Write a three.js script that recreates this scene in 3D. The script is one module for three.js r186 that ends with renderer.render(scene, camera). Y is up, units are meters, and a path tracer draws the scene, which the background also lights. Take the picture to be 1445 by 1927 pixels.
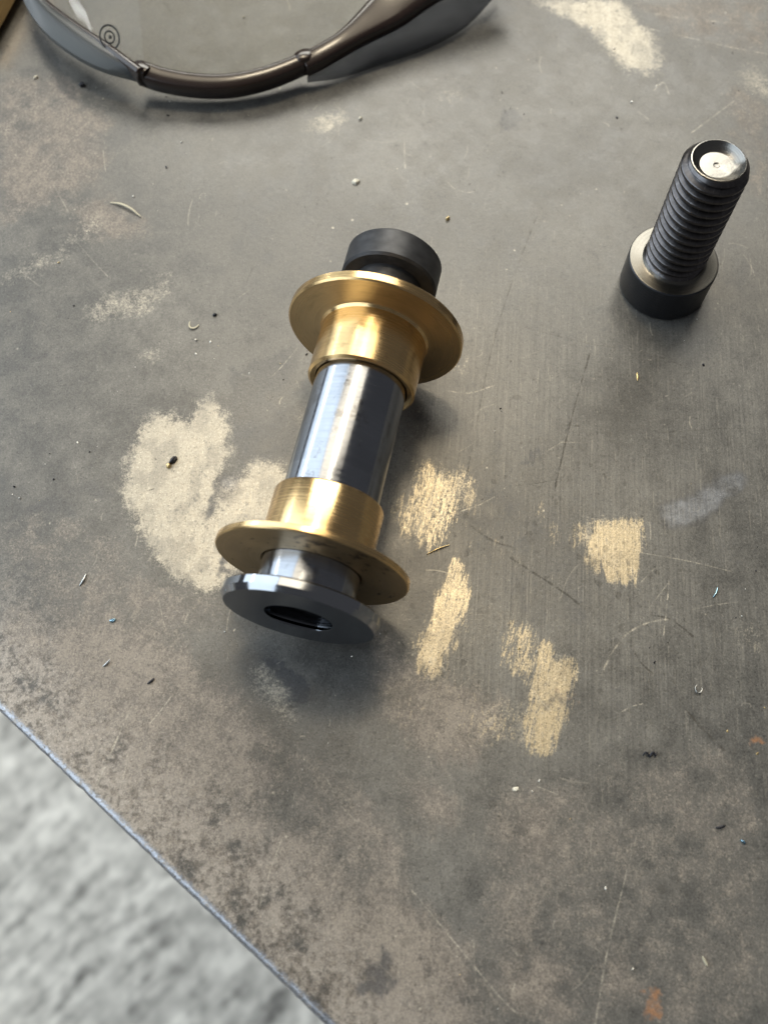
import * as THREE from 'three';
import { mergeGeometries, mergeVertices, toCreasedNormals } from 'three/addons/utils/BufferGeometryUtils.js';
import { RectAreaLightUniformsLib } from 'three/addons/lights/RectAreaLightUniformsLib.js';
import { Brush, Evaluator, SUBTRACTION } from 'three-bvh-csg';

// ---------------------------------------------------------------- camera, light, exposure
const MM = 0.001;
const scene = new THREE.Scene();
const camera = new THREE.PerspectiveCamera(60.055, 767 / 1024, 0.005, 30);
camera.position.set(0, 0.2, 0);
camera.up.set(0.006127, 0.394919, -0.918696);
camera.lookAt(new THREE.Vector3(0, 0.2 - 0.918713, -0.394926));
camera.focus = 0.215;
camera.userData.fStop = 13;
camera.updateMatrixWorld(true);

const renderer = new THREE.WebGLRenderer({ antialias: true });
renderer.setSize(767, 1024);
renderer.toneMapping = THREE.LinearToneMapping;
renderer.toneMappingExposure = 1.12;
renderer.shadowMap.enabled = true;
RectAreaLightUniformsLib.init();
scene.background = new THREE.Color(0.072, 0.073, 0.078);          // the dim workshop all round

const LAMP = { at: [-0.03, 1.02, -0.50], aim: [0, 0, -0.11], w: 0.17, h: 0.12, color: [1, 0.85, 0.62], power: 36 };
const PANEL = { at: [-0.06, 1.1, -0.535], aim: [0, 0, -0.11], w: 0.9, h: 0.42, color: [1, 0.87, 0.66], power: 1.5 };
const TUBE = { at: [-1.35, 0.52, -0.72], aim: [-0.02, 0.02, -0.1], w: 1.25, h: 0.03, color: [0.93, 0.97, 1], power: 20 };
const DOOR = { at: [-2.1, 1.75, -0.3], aim: [0, 0.9, -0.2], w: 4.6, h: 3.3, color: [0.74, 0.87, 1], power: 1.15 };
const FILL_LIGHT = { at: [0.2, 2.2, -2.6], aim: [0, 0, -0.15], w: 2.4, h: 1.1, color: [1, 0.97, 0.88], power: 7 };  // unseen fill light, added to brighten the far part of the bench top

// ---------------------------------------------------------------- helpers
let seed = 20240611;
const rnd = () => { seed = (seed + 0x6d2b79f5) | 0; let t = Math.imul(seed ^ (seed >>> 15), 1 | seed); t = (t + Math.imul(t ^ (t >>> 7), 61 | t)) ^ t; return ((t ^ (t >>> 14)) >>> 0) / 4294967296; };
const clamp = (x, a = 0, b = 1) => (x < a ? a : x > b ? b : x);
const smooth = (a, b, x) => { const t = clamp((x - a) / (b - a)); return t * t * (3 - 2 * t); };
const lerp = (a, b, t) => a + (b - a) * t;
const V = (x, y, z) => new THREE.Vector3(x, y, z);
const lin = (r, g, b) => new THREE.Color().setRGB(r, g, b);

const HASH = new Float32Array(65536);
for (let i = 0; i < 65536; i++) HASH[i] = rnd() * 2 - 1;
function noise(x, y) {                                              // smooth value noise, -1 .. 1
  const ix = Math.floor(x), iy = Math.floor(y), fx = x - ix, fy = y - iy;
  const sx = fx * fx * (3 - 2 * fx), sy = fy * fy * (3 - 2 * fy);
  const h = (a, b) => HASH[(Math.imul(a & 1023, 7919) + Math.imul(b & 1023, 104729) + ((a * 31) ^ (b * 57))) & 65535];
  const a = h(ix, iy), b = h(ix + 1, iy), c = h(ix, iy + 1), d = h(ix + 1, iy + 1);
  return a + (b - a) * sx + (c - a) * sy + (a - b - c + d) * sx * sy;
}
const fbm = (x, y, n = 4) => { let s = 0, a = 0.5; for (let i = 0; i < n; i++) { s += a * noise(x, y); x = x * 2.03 + 17.3; y = y * 2.03 + 5.1; a *= 0.5; } return s; };

const used = new Map();
function numbered(name) { const n = used.get(name) ?? 0; used.set(name, n + 1); return n ? name + '_' + String(n).padStart(3, '0') : name; }
function tag(o, label, category, group, kind) {
  if (label) o.userData.label = label;
  if (category) o.userData.category = category;
  if (group) o.userData.group = group;
  if (kind) o.userData.kind = kind;
  return o;
}
function mesh(name, geometry, material, parent = scene) {           // geometry in millimetres
  const m = new THREE.Mesh(geometry.scale(MM, MM, MM), material);
  m.name = parent === scene ? numbered(name) : name;
  m.castShadow = m.receiveShadow = true;
  parent.add(m);
  return m;
}
function thing(name, [x, y, z], turn = 0) {
  const g = new THREE.Group(); g.name = numbered(name); g.position.set(x * MM, y * MM, z * MM); g.rotation.y = turn; scene.add(g); return g;
}
// a turned body: profile of [radius, distance along the axis], axis along -z, u round it and v in millimetres along the profile
function turned(profile, segments = 160, crease = 0.5) {
  const pts = profile.map(([r, a]) => new THREE.Vector2(Math.max(r, 1e-4), a)), g = new THREE.LatheGeometry(pts, segments), len = [0];
  for (let i = 1; i < pts.length; i++) len.push(len[i - 1] + pts[i].distanceTo(pts[i - 1]));
  const uv = g.attributes.uv;
  for (let i = 0; i < uv.count; i++) uv.setY(i, len[i % pts.length]);
  return toCreasedNormals(g, crease).rotateX(-Math.PI / 2);
}
const section = (c, side, up, w, h, n = 12, e = 0.55) => Array.from({ length: n }, (_, k) => {
  const t = (k / n) * 2 * Math.PI, cs = Math.cos(t), sn = Math.sin(t);
  return c.clone().addScaledVector(side, Math.sign(cs) * Math.abs(cs) ** e * w / 2).addScaledVector(up, Math.sign(sn) * Math.abs(sn) ** e * h / 2);
});
function grid(rows, closedRow, capped) {                            // rows of points -> smooth surface
  const n = rows[0].length, pos = [], idx = [], uv = [];
  rows.forEach((r, i) => r.forEach((p, j) => { pos.push(p.x, p.y, p.z); uv.push(i / (rows.length - 1), j / n); }));
  for (let i = 0; i + 1 < rows.length; i++) for (let j = 0; j < (closedRow ? n : n - 1); j++) {
    const a = i * n + j, b = i * n + ((j + 1) % n), c = a + n, d = b + n;
    idx.push(a, b, c, b, d, c);
  }
  if (capped) for (const s of [0, (rows.length - 1) * n]) for (let j = 1; j + 1 < n; j++) s ? idx.push(s, s + j, s + j + 1) : idx.push(s, s + j + 1, s + j);
  const g = new THREE.BufferGeometry();
  g.setAttribute('position', new THREE.Float32BufferAttribute(pos, 3));
  g.setAttribute('uv', new THREE.Float32BufferAttribute(uv, 2));
  g.setIndex(idx); g.computeVertexNormals();
  return g;
}
function sweep(points, width, height, steps = 60, n = 14, tilt = () => 0) {
  const curve = new THREE.CatmullRomCurve3(points.map((p) => V(...p))), rows = [];
  for (let i = 0; i <= steps; i++) {
    const t = i / steps, c = curve.getPoint(t), tan = curve.getTangent(t), side = V(0, 1, 0).cross(tan).normalize(), up = tan.clone().cross(side).normalize();
    const q = tilt(t), s2 = side.clone().multiplyScalar(Math.cos(q)).addScaledVector(up, Math.sin(q)), u2 = up.clone().multiplyScalar(Math.cos(q)).addScaledVector(side, -Math.sin(q));
    rows.push(section(c, s2, u2, width(t), height(t), n));
  }
  return grid(rows, true, true);
}
function sheet(edgeA, edgeB, thick, bulge, steps = 40, across = 14) { // a curved plate with thickness between two curves
  const A = new THREE.CatmullRomCurve3(edgeA.map((p) => V(...p))), B = new THREE.CatmullRomCurve3(edgeB.map((p) => V(...p))), rows = [];
  for (let i = 0; i <= steps; i++) {
    const a = A.getPoint(i / steps), b = B.getPoint(i / steps), top = [], bottom = [];
    for (let j = 0; j <= across; j++) {
      const t = j / across, p = a.clone().lerp(b, t); p.y += bulge * Math.sin(Math.PI * t);
      top.push(p.clone().add(V(0, thick / 2, 0))); bottom.unshift(p.clone().add(V(0, -thick / 2, 0)));
    }
    rows.push([...top, ...bottom]);
  }
  return toCreasedNormals(grid(rows, true, true), 0.7);
}
function texture(w, h, fill, { srgb = false, repeat } = {}) {
  const data = new Uint8Array(w * h * 4);
  for (let y = 0; y < h; y++) for (let x = 0; x < w; x++) { const c = fill(x, y), o = (y * w + x) * 4; data[o] = clamp(c[0]) * 255; data[o + 1] = clamp(c[1]) * 255; data[o + 2] = clamp(c[2]) * 255; data[o + 3] = 255; }
  const t = new THREE.DataTexture(data, w, h);
  t.wrapS = t.wrapT = repeat ?? THREE.RepeatWrapping;
  t.magFilter = THREE.LinearFilter; t.minFilter = THREE.LinearMipmapLinearFilter; t.generateMipmaps = true;
  if (srgb) t.colorSpace = THREE.SRGBColorSpace;
  t.needsUpdate = true;
  return t;
}
const toSRGB = (x) => (x <= 0.0031308 ? 12.92 * x : 1.055 * Math.pow(x, 1 / 2.4) - 0.055);

// ---------------------------------------------------------------- lamps and the window, outside the frame
function areaLight(L, name) {
  const l = new THREE.RectAreaLight(lin(...L.color), L.power, L.w, L.h);
  l.name = name; l.position.set(0, 0, 0.012); l.rotation.y = Math.PI;
  return l;
}
function fixture(name, L, label, category) {
  const g = new THREE.Group(); g.name = numbered(name); scene.add(g); tag(g, label, category);
  g.position.set(...L.at); g.lookAt(V(...L.aim));                      // +z faces the bench
  g.add(areaLight(L, name));
  return g;
}
{
  const dark = new THREE.MeshStandardMaterial({ color: lin(0.08, 0.08, 0.085), roughness: 0.5, metalness: 0.3 });
  const glow = (L, k) => new THREE.MeshStandardMaterial({ color: lin(0.5, 0.5, 0.5), emissive: lin(...L.color), emissiveIntensity: k, roughness: 0.5 });
  const box = (w, h, d, x = 0, y = 0, z = 0) => new THREE.BoxGeometry(w * 1000, h * 1000, d * 1000).translate(x * 1000, y * 1000, z * 1000);
  const panel = fixture('light_panel', PANEL, 'wide dim ceiling light panel behind the work lamp', 'light panel');
  mesh('panel_housing', box(PANEL.w + 0.04, PANEL.h + 0.04, 0.04, 0, 0, -0.025), dark, panel);
  mesh('panel_diffuser', box(PANEL.w, PANEL.h, 0.004), glow(PANEL, 1), panel);
  const lamp = fixture('workshop_lamp', LAMP, 'small warm work lamp hanging above the far side of the bench', 'lamp');
  mesh('lamp_housing', box(LAMP.w + 0.01, LAMP.h + 0.01, 0.03, 0, 0, -0.02), dark, lamp);
  mesh('lamp_diffuser', box(LAMP.w, LAMP.h, 0.004), glow(LAMP, 1), lamp);
  const tube = fixture('tube_lamp', TUBE, 'long white tube lamp to the left of the bench', 'lamp');
  mesh('lamp_housing', box(TUBE.w + 0.06, 0.06, 0.04, 0, 0, -0.045), dark, tube);
  mesh('lamp_tube', new THREE.CylinderGeometry(9, 9, TUBE.w * 1000, 20).rotateZ(Math.PI / 2).translate(0, 0, -10), glow(TUBE, 1), tube);
  const opening = (name, L, k, label, category) => {
    const o = fixture(name, L, label, category), w2 = L.w / 2 + 0.03, h2 = L.h / 2 + 0.03;
    mesh('pane', box(L.w, L.h, 0.006), glow(L, k), o);
    mesh('frame', mergeGeometries([box(L.w + 0.12, 0.06, 0.06, 0, h2), box(L.w + 0.12, 0.06, 0.06, 0, -h2), box(0.06, L.h, 0.06, w2), box(0.06, L.h, 0.06, -w2)]), dark, o);
  };
  opening('workshop_door', DOOR, 1, 'wide daylit workshop doorway left of the bench', 'doorway');
  opening('fill_light', FILL_LIGHT, 1, 'unseen pale fill light added ahead of the bench', 'fill_light');
}

// ---------------------------------------------------------------- the bench top: worn steel plate
const BARE_PATCHES = [
  { a: 1, p: '-59.9,-114.6 -57.7,-112.2 -53.7,-113.4 -50.7,-110.6 -46.4,-117.6 -43.7,-118.4 -40.5,-112.1 -39,-102.9 -40.9,-96.9 -41.8,-90.3 -43.2,-86 -43.5,-83.2 -41.7,-83.2 -40.7,-87.5 -39.9,-91.8 -37.3,-93.2 -35.4,-93.9 -34.7,-97.6 -32.4,-99.5 -29.7,-100.1 -24.3,-97.5 -16.1,-89.4 -28.8,-79.6 -34.8,-72.8 -38.3,-67.5 -42.5,-64.9 -49.9,-70.2 -56.9,-77.1 -60.9,-84 -64.1,-89.8 -64.2,-97.1 -63.5,-103 -61.6,-110.7' },
  { a: 0.5, p: '8.4,-97.3 14.4,-97.3 21.7,-95.7 21.3,-88.5 16.6,-85.6 13.9,-80.7 10,-79.4 4.8,-81.5 6.9,-89.3' },
  { a: 0.62, p: '50.5,-81.9 62.6,-82.9 61.5,-79 59.5,-72.9 57.5,-68.2 54.1,-70.2 52,-73.6 47.1,-76.4' },
  { a: 0.62, p: '17.6,-70.5 19.7,-66.4 17.7,-59.3 14.2,-51.1 12.2,-45.8 9.2,-46.5 8,-50.5 11.3,-58 15.3,-67.1' },
  { a: 0.62, p: '43.3,-49 40.1,-39.3 36.4,-31.1 34.5,-28.6 31.2,-29.1 32.8,-38.2 34.6,-46.6 37.4,-50.9' },
  { a: 0.3, p: '24.5,-37.6 31.2,-40.6 30.6,-31.7 20.6,-31.2 19.6,-35.9' },
  { a: 0.3, p: '5.7,-54.3 9.4,-55.5 10.4,-46.8 6.8,-48' },
  { a: 0.9, p: '49.2,-267.8 77.8,-267.5 81.7,-256.3 85.7,-253.9 87.7,-243.1 87.8,-237.3 84.1,-233.9 78.4,-235.1 74.1,-240.9 70,-250.4 63.8,-256.5 57.4,-261.5' },
  { a: 0.62, p: '-23.4,-210.9 -19,-215.8 -11.8,-220.6 -9.4,-218.6 -12.6,-213.6 -17.3,-209.3' },
  { a: 0.42, p: '15.4,-224.1 21.7,-227.6 25.2,-224.7 19.9,-221.8' },
  { a: 0.5, p: '-82.6,-146.2 -75.9,-150.6 -64.5,-154 -59.3,-158 -57,-155.2 -61.2,-150.1 -66.5,-144.9 -72.1,-143.2 -77.8,-142.7' },
  { a: 0.5, p: '-106,-156.5 -98.2,-163.4 -89.8,-167 -85,-176.5 -80.2,-180.7 -79.7,-176.4 -85.5,-168.5 -93.4,-161.1 -105.6,-154' },
  { a: 0.5, p: '-65,-127.9 -62.6,-134.1 -59.5,-134.9 -59.4,-131.2' },
  { a: 0.52, p: '-30.9,-47.6 -28.6,-49.7 -25.3,-45.1 -21.2,-41.1 -19.9,-37.3 -21.3,-34.2 -23.7,-35.3 -25.9,-38.5 -29.5,-44' },
  { a: 0.8, p: '-33.7,-21 -32.9,-20.3 -31.8,-14.3 -32.5,-13.7' },
  { a: 0.6, p: '-30.3,-5.5 -29.4,-4.8 -27.4,2.4 -28.2,2.7' },
  { a: 0.4, p: '110.8,-235.5 115.4,-238.2 120.9,-231.3 119.4,-222.8 112,-227.5' },
  { a: 0.48, p: '82,-54.4 84.1,-55.7 86.3,-54.4 85.9,-51.9 83.6,-50.6 81.7,-52.3' },
  { a: 0.4, p: '84.2,-60.1 85.7,-60.1 85.1,-58.2 83.9,-58.2' },
  { a: 0.45, p: '-22.2,-115.1 -19.8,-117.4 -18.7,-113.5 -20.7,-110.4' },
  { a: 0.5, p: '18.9,-129.3 21.1,-130.6 22.4,-127.6 19.7,-125.2' },
  { a: 0.4, p: '-115.4,-213.4 -110,-219.8 -104.3,-225.3 -103.2,-223.1 -109.3,-215.5 -114.7,-208.6' },
];
const BROWN_WEAR = [
  { a: 0.55, p: '-89.8,-58.7 -82.2,-57.3 -64.6,-55.3 -52.3,-55.9 -39.3,-45.8 -29.2,-38.6 -19.3,-28 -21.4,-20.2 -28,-15.9 -16.5,-10.5 -9.6,1 5.8,2 16.4,11.9 17.8,25.9 -17.6,25.7 -35.6,6.8 -58.8,-11.2 -89.4,-34.8' },
  { a: 0.3, p: '-90.8,-42.5 -73.9,-34.1 -51,-17.1 -29.4,0.8 -9.3,16.5 1.2,25.8 -17.6,25.7 -35.6,6.8 -58.8,-11.2 -89.4,-34.8' },
  { a: 0.42, p: '-118.7,-233.3 -99.2,-235.4 -81.9,-215.2 -81,-194.3 -100.8,-180.5 -109.1,-174.8' },
  { a: 0.5, p: '-4.2,-40.8 8,-48 17.5,-43.1 28.1,-38.2 20.3,-25.5 8.7,-27.9 1.8,-36' },
  { a: 0.35, p: '1.7,-25.6 16.5,-18.9 16.2,-11.3 6.1,-12.4' },
  { a: 0.35, p: '25.5,-15.6 35.8,-15.5 34,-8.1 27.3,-7' },
  { a: 0.35, p: '26,4.2 31.1,4.2 29.2,12 26.6,12' },
  { a: 0.5, p: '23.7,14.4 35.5,14.4 33.9,20.5 25,20.5' },
  { a: 0.4, p: '44.3,12.1 49.5,13.1 47.8,18.7 44.8,16.8' },
  { a: 0.3, p: '80.4,-267.5 126.4,-267.1 121.7,-240.5 95.4,-250.2' },
  { a: 0.28, p: '-91.6,-69.2 -60,-70.3 -38.2,-66.2 -36.3,-55.8 -52.3,-55.9 -89.6,-57.4' },
  { a: 0.25, p: '-94.3,-85.7 -82.8,-87 -73.1,-73.1 -86.3,-67.8 -91.6,-69.2' },
  { a: 0.25, p: '-82.3,-84.2 -70.8,-85.5 -59.2,-74.3 -66.4,-70.3' },
  { a: 0.2, p: '20.1,-21.1 84.8,-32 74.5,26.2 17.8,25.9' },
  { a: 0.3, p: '-19.3,-28 -10,-26.8 6,-8.2 3.6,2 -9.6,1 -18.7,-10.5' },
  { a: 0.3, p: '104.7,-233.7 118.1,-220.1 110.1,-175 106.2,-192.8' },
  { a: 0.22, p: '-86.8,-190.3 -63.7,-176.3 -65.8,-166.9 -85,-176.5' },
  { a: 0.3, p: '-4.2,-54.3 5.7,-55.5 8,-46.8 -0.5,-43.2' },
  { a: 0.35, p: '-90.6,-184.3 -71.7,-180.3 -73.7,-170.7 -90.1,-168.9' },
];
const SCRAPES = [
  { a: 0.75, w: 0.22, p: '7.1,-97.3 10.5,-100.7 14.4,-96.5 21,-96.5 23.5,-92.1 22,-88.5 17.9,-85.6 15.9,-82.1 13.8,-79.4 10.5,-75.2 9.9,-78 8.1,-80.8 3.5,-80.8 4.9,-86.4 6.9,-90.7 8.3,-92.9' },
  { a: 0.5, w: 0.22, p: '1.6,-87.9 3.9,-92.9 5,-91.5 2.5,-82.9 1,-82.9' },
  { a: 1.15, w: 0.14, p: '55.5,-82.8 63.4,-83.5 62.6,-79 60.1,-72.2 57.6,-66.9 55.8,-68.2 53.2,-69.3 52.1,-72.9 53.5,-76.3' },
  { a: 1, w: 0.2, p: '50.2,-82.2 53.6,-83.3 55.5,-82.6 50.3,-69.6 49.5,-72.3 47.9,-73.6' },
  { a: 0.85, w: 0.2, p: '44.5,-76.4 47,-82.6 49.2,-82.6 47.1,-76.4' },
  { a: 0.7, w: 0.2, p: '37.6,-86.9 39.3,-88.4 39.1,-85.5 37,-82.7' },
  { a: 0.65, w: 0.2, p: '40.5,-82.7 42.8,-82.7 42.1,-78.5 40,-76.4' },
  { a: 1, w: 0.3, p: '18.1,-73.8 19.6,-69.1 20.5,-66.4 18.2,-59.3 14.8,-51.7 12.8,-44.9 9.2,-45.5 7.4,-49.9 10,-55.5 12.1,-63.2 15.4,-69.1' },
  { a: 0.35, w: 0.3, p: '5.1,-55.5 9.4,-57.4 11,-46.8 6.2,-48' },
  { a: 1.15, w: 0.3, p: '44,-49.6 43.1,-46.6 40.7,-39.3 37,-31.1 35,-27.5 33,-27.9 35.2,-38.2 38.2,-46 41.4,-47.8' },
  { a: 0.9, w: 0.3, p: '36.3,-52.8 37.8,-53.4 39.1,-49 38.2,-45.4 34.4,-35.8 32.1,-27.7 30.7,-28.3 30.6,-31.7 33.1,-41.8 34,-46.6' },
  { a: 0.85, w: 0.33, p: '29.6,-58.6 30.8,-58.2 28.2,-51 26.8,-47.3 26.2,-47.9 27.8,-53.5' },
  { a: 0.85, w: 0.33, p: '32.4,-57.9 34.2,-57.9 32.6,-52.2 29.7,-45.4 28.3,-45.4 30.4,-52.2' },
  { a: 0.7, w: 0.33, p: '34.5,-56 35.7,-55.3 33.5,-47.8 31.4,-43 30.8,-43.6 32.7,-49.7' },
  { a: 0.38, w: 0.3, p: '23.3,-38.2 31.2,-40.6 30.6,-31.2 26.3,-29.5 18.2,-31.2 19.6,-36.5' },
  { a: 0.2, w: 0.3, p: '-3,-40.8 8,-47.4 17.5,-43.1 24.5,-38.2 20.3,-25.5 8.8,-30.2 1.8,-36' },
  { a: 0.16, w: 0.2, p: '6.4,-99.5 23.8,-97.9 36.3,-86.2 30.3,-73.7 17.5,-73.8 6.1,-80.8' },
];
const STAINS_AND_SHADE = [  // dark marks of the plate, some of them painted shade
  { a: 0.5, p: '32.9,-99.1 37.5,-103.1 42.3,-104.1 41.6,-101.1 36.4,-97.9 33.1,-97.9' },
  { a: 0.45, p: '35.1,-217.5 37.7,-220.4 41.8,-220.1 43.1,-215.9 41.2,-211 37.1,-210.4' },
  { a: 0.8, p: '-29.8,-50.1 -26.2,-50.4 -18.7,-45.1 -16.2,-42.1 -18.5,-38.5 -21.6,-42.1 -24.8,-46.7' },
  { a: 0.7, p: '-4,14.7 -0.8,8.9 1.5,11.8 1,17.5 -3,19.4 -6.4,18.6' },
  { a: 0.4, p: '-8.3,11.8 -6.4,8.9 -6,11.8 -7.8,14.2' },
  { a: 0.6, p: '-18.1,2.7 -16.1,2.4 -14.4,4.9 -17.2,4.1' },
  { a: 0.4, p: '-90.5,-86.4 -83.4,-91.3 -76.6,-89.8 -74.7,-85.5 -86.4,-84.9' },
  { a: 0.35, p: '-78.4,-93.5 -71.9,-94.9 -63.5,-90.5 -68.6,-89.1 -76.7,-90.6' },
  { a: 0.9, p: '-42.3,-92.8 -41,-97.2 -40.6,-94.7 -41.3,-89.6 -42.7,-84.6 -43.5,-83.2 -43.9,-85.1' },
  { a: 0.85, p: '-40.5,-72.6 -38.7,-74.2 -36,-71.2 -36.9,-69.3 -39.5,-69.9' },
  { a: 0.35, p: '-40.8,-126.5 -22.9,-136.3 -21.7,-101.2 -36.3,-98.4 -40,-113.6' },  // darker zone left of the shaft
  { a: 0.5, p: '-112.7,-259.3 -104.2,-247.1 -90.8,-221.9 -97.9,-226.4 -111.3,-249.6' },  // painted shadow of the left side of the glasses
  { a: 0.3, p: '14.3,-95.1 49.3,-86.1 47.7,-56.5 29.4,-59.2 22.9,-80.7' },
  { a: 0.25, p: '-39.6,-50.8 -31.1,-52 -24.4,-37.3 -28.9,-32.7 -39.1,-43.4' },  // painted darkening beside the pin head, deepens its shadow
  { a: 0.18, p: '-20.3,-57 -2.9,-55.6 4.3,-41.9 -5.3,-39.6 -16.2,-43.3' },  // painted shade under the pin head, on top of its cast shadow
  { a: 0.5, p: '33.5,-39.4 37.2,-40.5 43.6,-38.7 39.8,-36.4' },
];
const RUST_SPOTS = [
  { a: 0.55, p: '51,20.1 53.4,17.6 55.1,18 53.2,22.9 51,25.2' },
  { a: 0.5, p: '49.4,18.6 50.5,18 50.7,18.9 49.6,19.3' },
  { a: 0.6, p: '80.7,-32.3 84,-30.8 83.7,-29.1 80.8,-29.1' },
  { a: 0.22, p: '36.6,-40.5 39.1,-42.3 47.4,-40.5 45.9,-38.1 38.8,-38.1' },
];
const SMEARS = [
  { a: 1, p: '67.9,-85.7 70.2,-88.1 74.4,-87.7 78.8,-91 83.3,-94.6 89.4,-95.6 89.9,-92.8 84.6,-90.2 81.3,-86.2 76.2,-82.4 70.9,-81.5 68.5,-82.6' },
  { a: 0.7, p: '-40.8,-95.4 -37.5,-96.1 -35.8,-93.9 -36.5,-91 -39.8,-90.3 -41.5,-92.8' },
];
const PALE_SCRATCHES = [
  { a: 0.55, w: 0.7, p: '50.2,-3.8 44.3,12.1 40.6,25.1' },
  { a: 0.3, w: 0.35, p: '50.2,-3.8 52.1,-4.3 54,-6.1 56.8,-6.6' },
  { a: 0.3, w: 0.3, p: '53.1,-10.6 50.2,-3.8' },
  { a: 0.5, w: 0.6, p: '5.3,-0.5 15.3,11 22.4,19.1 25.4,21.9' },
  { a: 0.4, w: 0.4, p: '25.4,21.9 27.5,22.1' },
  { a: 0.5, w: 0.4, p: '61.7,-74.9 72.3,-72.8 82.7,-70' },
  { a: 0.45, w: 0.4, p: '71.8,-60.6 79.5,-62 83.3,-62.4' },
  { a: 0.7, w: 0.5, p: '67.5,-67.5 66.2,-61.6 64.5,-54.5' },
  { a: 0.4, w: 0.4, p: '61.9,-60.9 67.5,-67.5' },
  { a: 0.7, w: 0.4, p: '52.3,-36.6 54.9,-38 57.7,-38.7' },
  { a: 0.35, w: 0.9, p: '49.1,-45.3 52,-50.2 56.2,-54.9 61.4,-57.5 65.9,-58.3' },
  { a: 0.5, w: 0.5, p: '19,-86.1 23.3,-87.7 27.3,-89.9' },
  { a: 0.45, w: 0.4, p: '18.6,-102.2 22,-104.3 25.9,-108.2' },
  { a: 0.4, w: 0.6, p: '16.5,-120.4 22,-119.5 29.1,-121.9' },
  { a: 0.35, w: 0.6, p: '22.3,-110.9 25.2,-114.7 28.8,-116.3' },
  { a: 0.7, w: 0.5, p: '-47.4,-42.3 -50.1,-38.1 -52.7,-34.6' },
  { a: 0.4, w: 1, p: '-56.7,-39.3 -59.9,-30 -63.3,-19.9' },
  { a: 0.55, w: 0.5, p: '-22.1,-10.5 -24.3,-4.2 -26.5,3.9' },
  { a: 0.5, w: 0.5, p: '-45.7,-12.2 -45.7,-6.4' },
  { a: 0.45, w: 0.7, p: '86.6,-253.9 98.7,-249.7 110,-245.8 122,-242.4' },
  { a: 0.3, w: 0.7, p: '83.3,-262.5 98.3,-258.7 124.3,-255.2' },
  { a: 0.25, w: 0.8, p: '-96.2,-191.3 -90.1,-180.4' },
  { a: 0.3, w: 0.6, p: '-86.4,-169.8 -81.1,-163.3 -75.9,-157.4' },
  { a: 0.4, w: 0.5, p: '-9.8,-17.4 -7.5,-15.2 -5.8,-13.6' },
  { a: 0.35, w: 0.5, p: '-11,-19 -12.8,-22.9' },
  { a: 0.35, w: 0.4, p: '8.2,-20 9.8,-17.3' },
  { a: 0.5, w: 0.4, p: '-19.6,-20.2 -20.1,-16.9' },
  { a: 0.3, w: 0.5, p: '-53.1,-63.6 -51.2,-57.1' },
  { a: 0.5, w: 0.4, p: '-58.8,-93.4 -58.9,-103' },
  { a: 0.5, w: 0.4, p: '-58.8,-103 -59.3,-98.5' },
  { a: 0.35, w: 0.6, p: '6.7,-210.2 6.8,-195.6' },
  { a: 0.3, w: 0.5, p: '18.9,-191.4 21.1,-188.4 24.9,-187 27.2,-187.4' },
  { a: 0.4, w: 0.5, p: '-39.4,-150.3 -36.6,-152.9' },
  { a: 0.4, w: 0.4, p: '-22.8,-133.8 -26.8,-128 -30.8,-123.1' },
  { a: 0.3, w: 0.4, p: '-17.2,-136.3 -22,-129.6' },
  { a: 0.35, w: 0.5, p: '-24.8,-48.2 -22.5,-49.7' },
  { a: 0.5, w: 0.35, p: '-35.5,-63.5 -36.5,-59.6 -36.7,-56.4' },
  { a: 0.4, w: 0.35, p: '38.6,-100.8 45.7,-105.3' },
  { a: 0.3, w: 0.4, p: '44.4,-105 51.8,-104.8' },
  { a: 0.4, w: 0.3, p: '78,-60.2 79,-58.9' },
  { a: 0.35, w: 0.5, p: '64.4,-70.8 60.1,-66.8' },
  { a: 0.35, w: 0.4, p: '-28.5,-2.7 -30.3,-6.3' },
  { a: 0.4, w: 0.4, p: '32.8,-21 37.2,-19.3' },
  { a: 0.3, w: 0.4, p: '25.1,10 26.6,12' },
  { a: 0.5, w: 0.6, p: '84,-227.1 87.4,-230.4 88.4,-225.3' },
  { a: 0.5, w: 0.6, p: '25.5,16.7 24.7,19.1' },
  { a: 0.35, w: 0.4, p: '-3,11.8 1.3,15.7' },
  { a: 0.35, w: 0.5, p: '17.6,8.1 17.8,16.7' },
  { a: 0.3, w: 0.9, p: '93,-209.5 100.4,-215.9 107.9,-222.4' },
  { a: 0.3, w: 0.6, p: '78.1,-218.3 80.9,-215' },
  { a: 0.3, w: 0.5, p: '-2.9,-80.9 -4.2,-76.7' },
];
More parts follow.
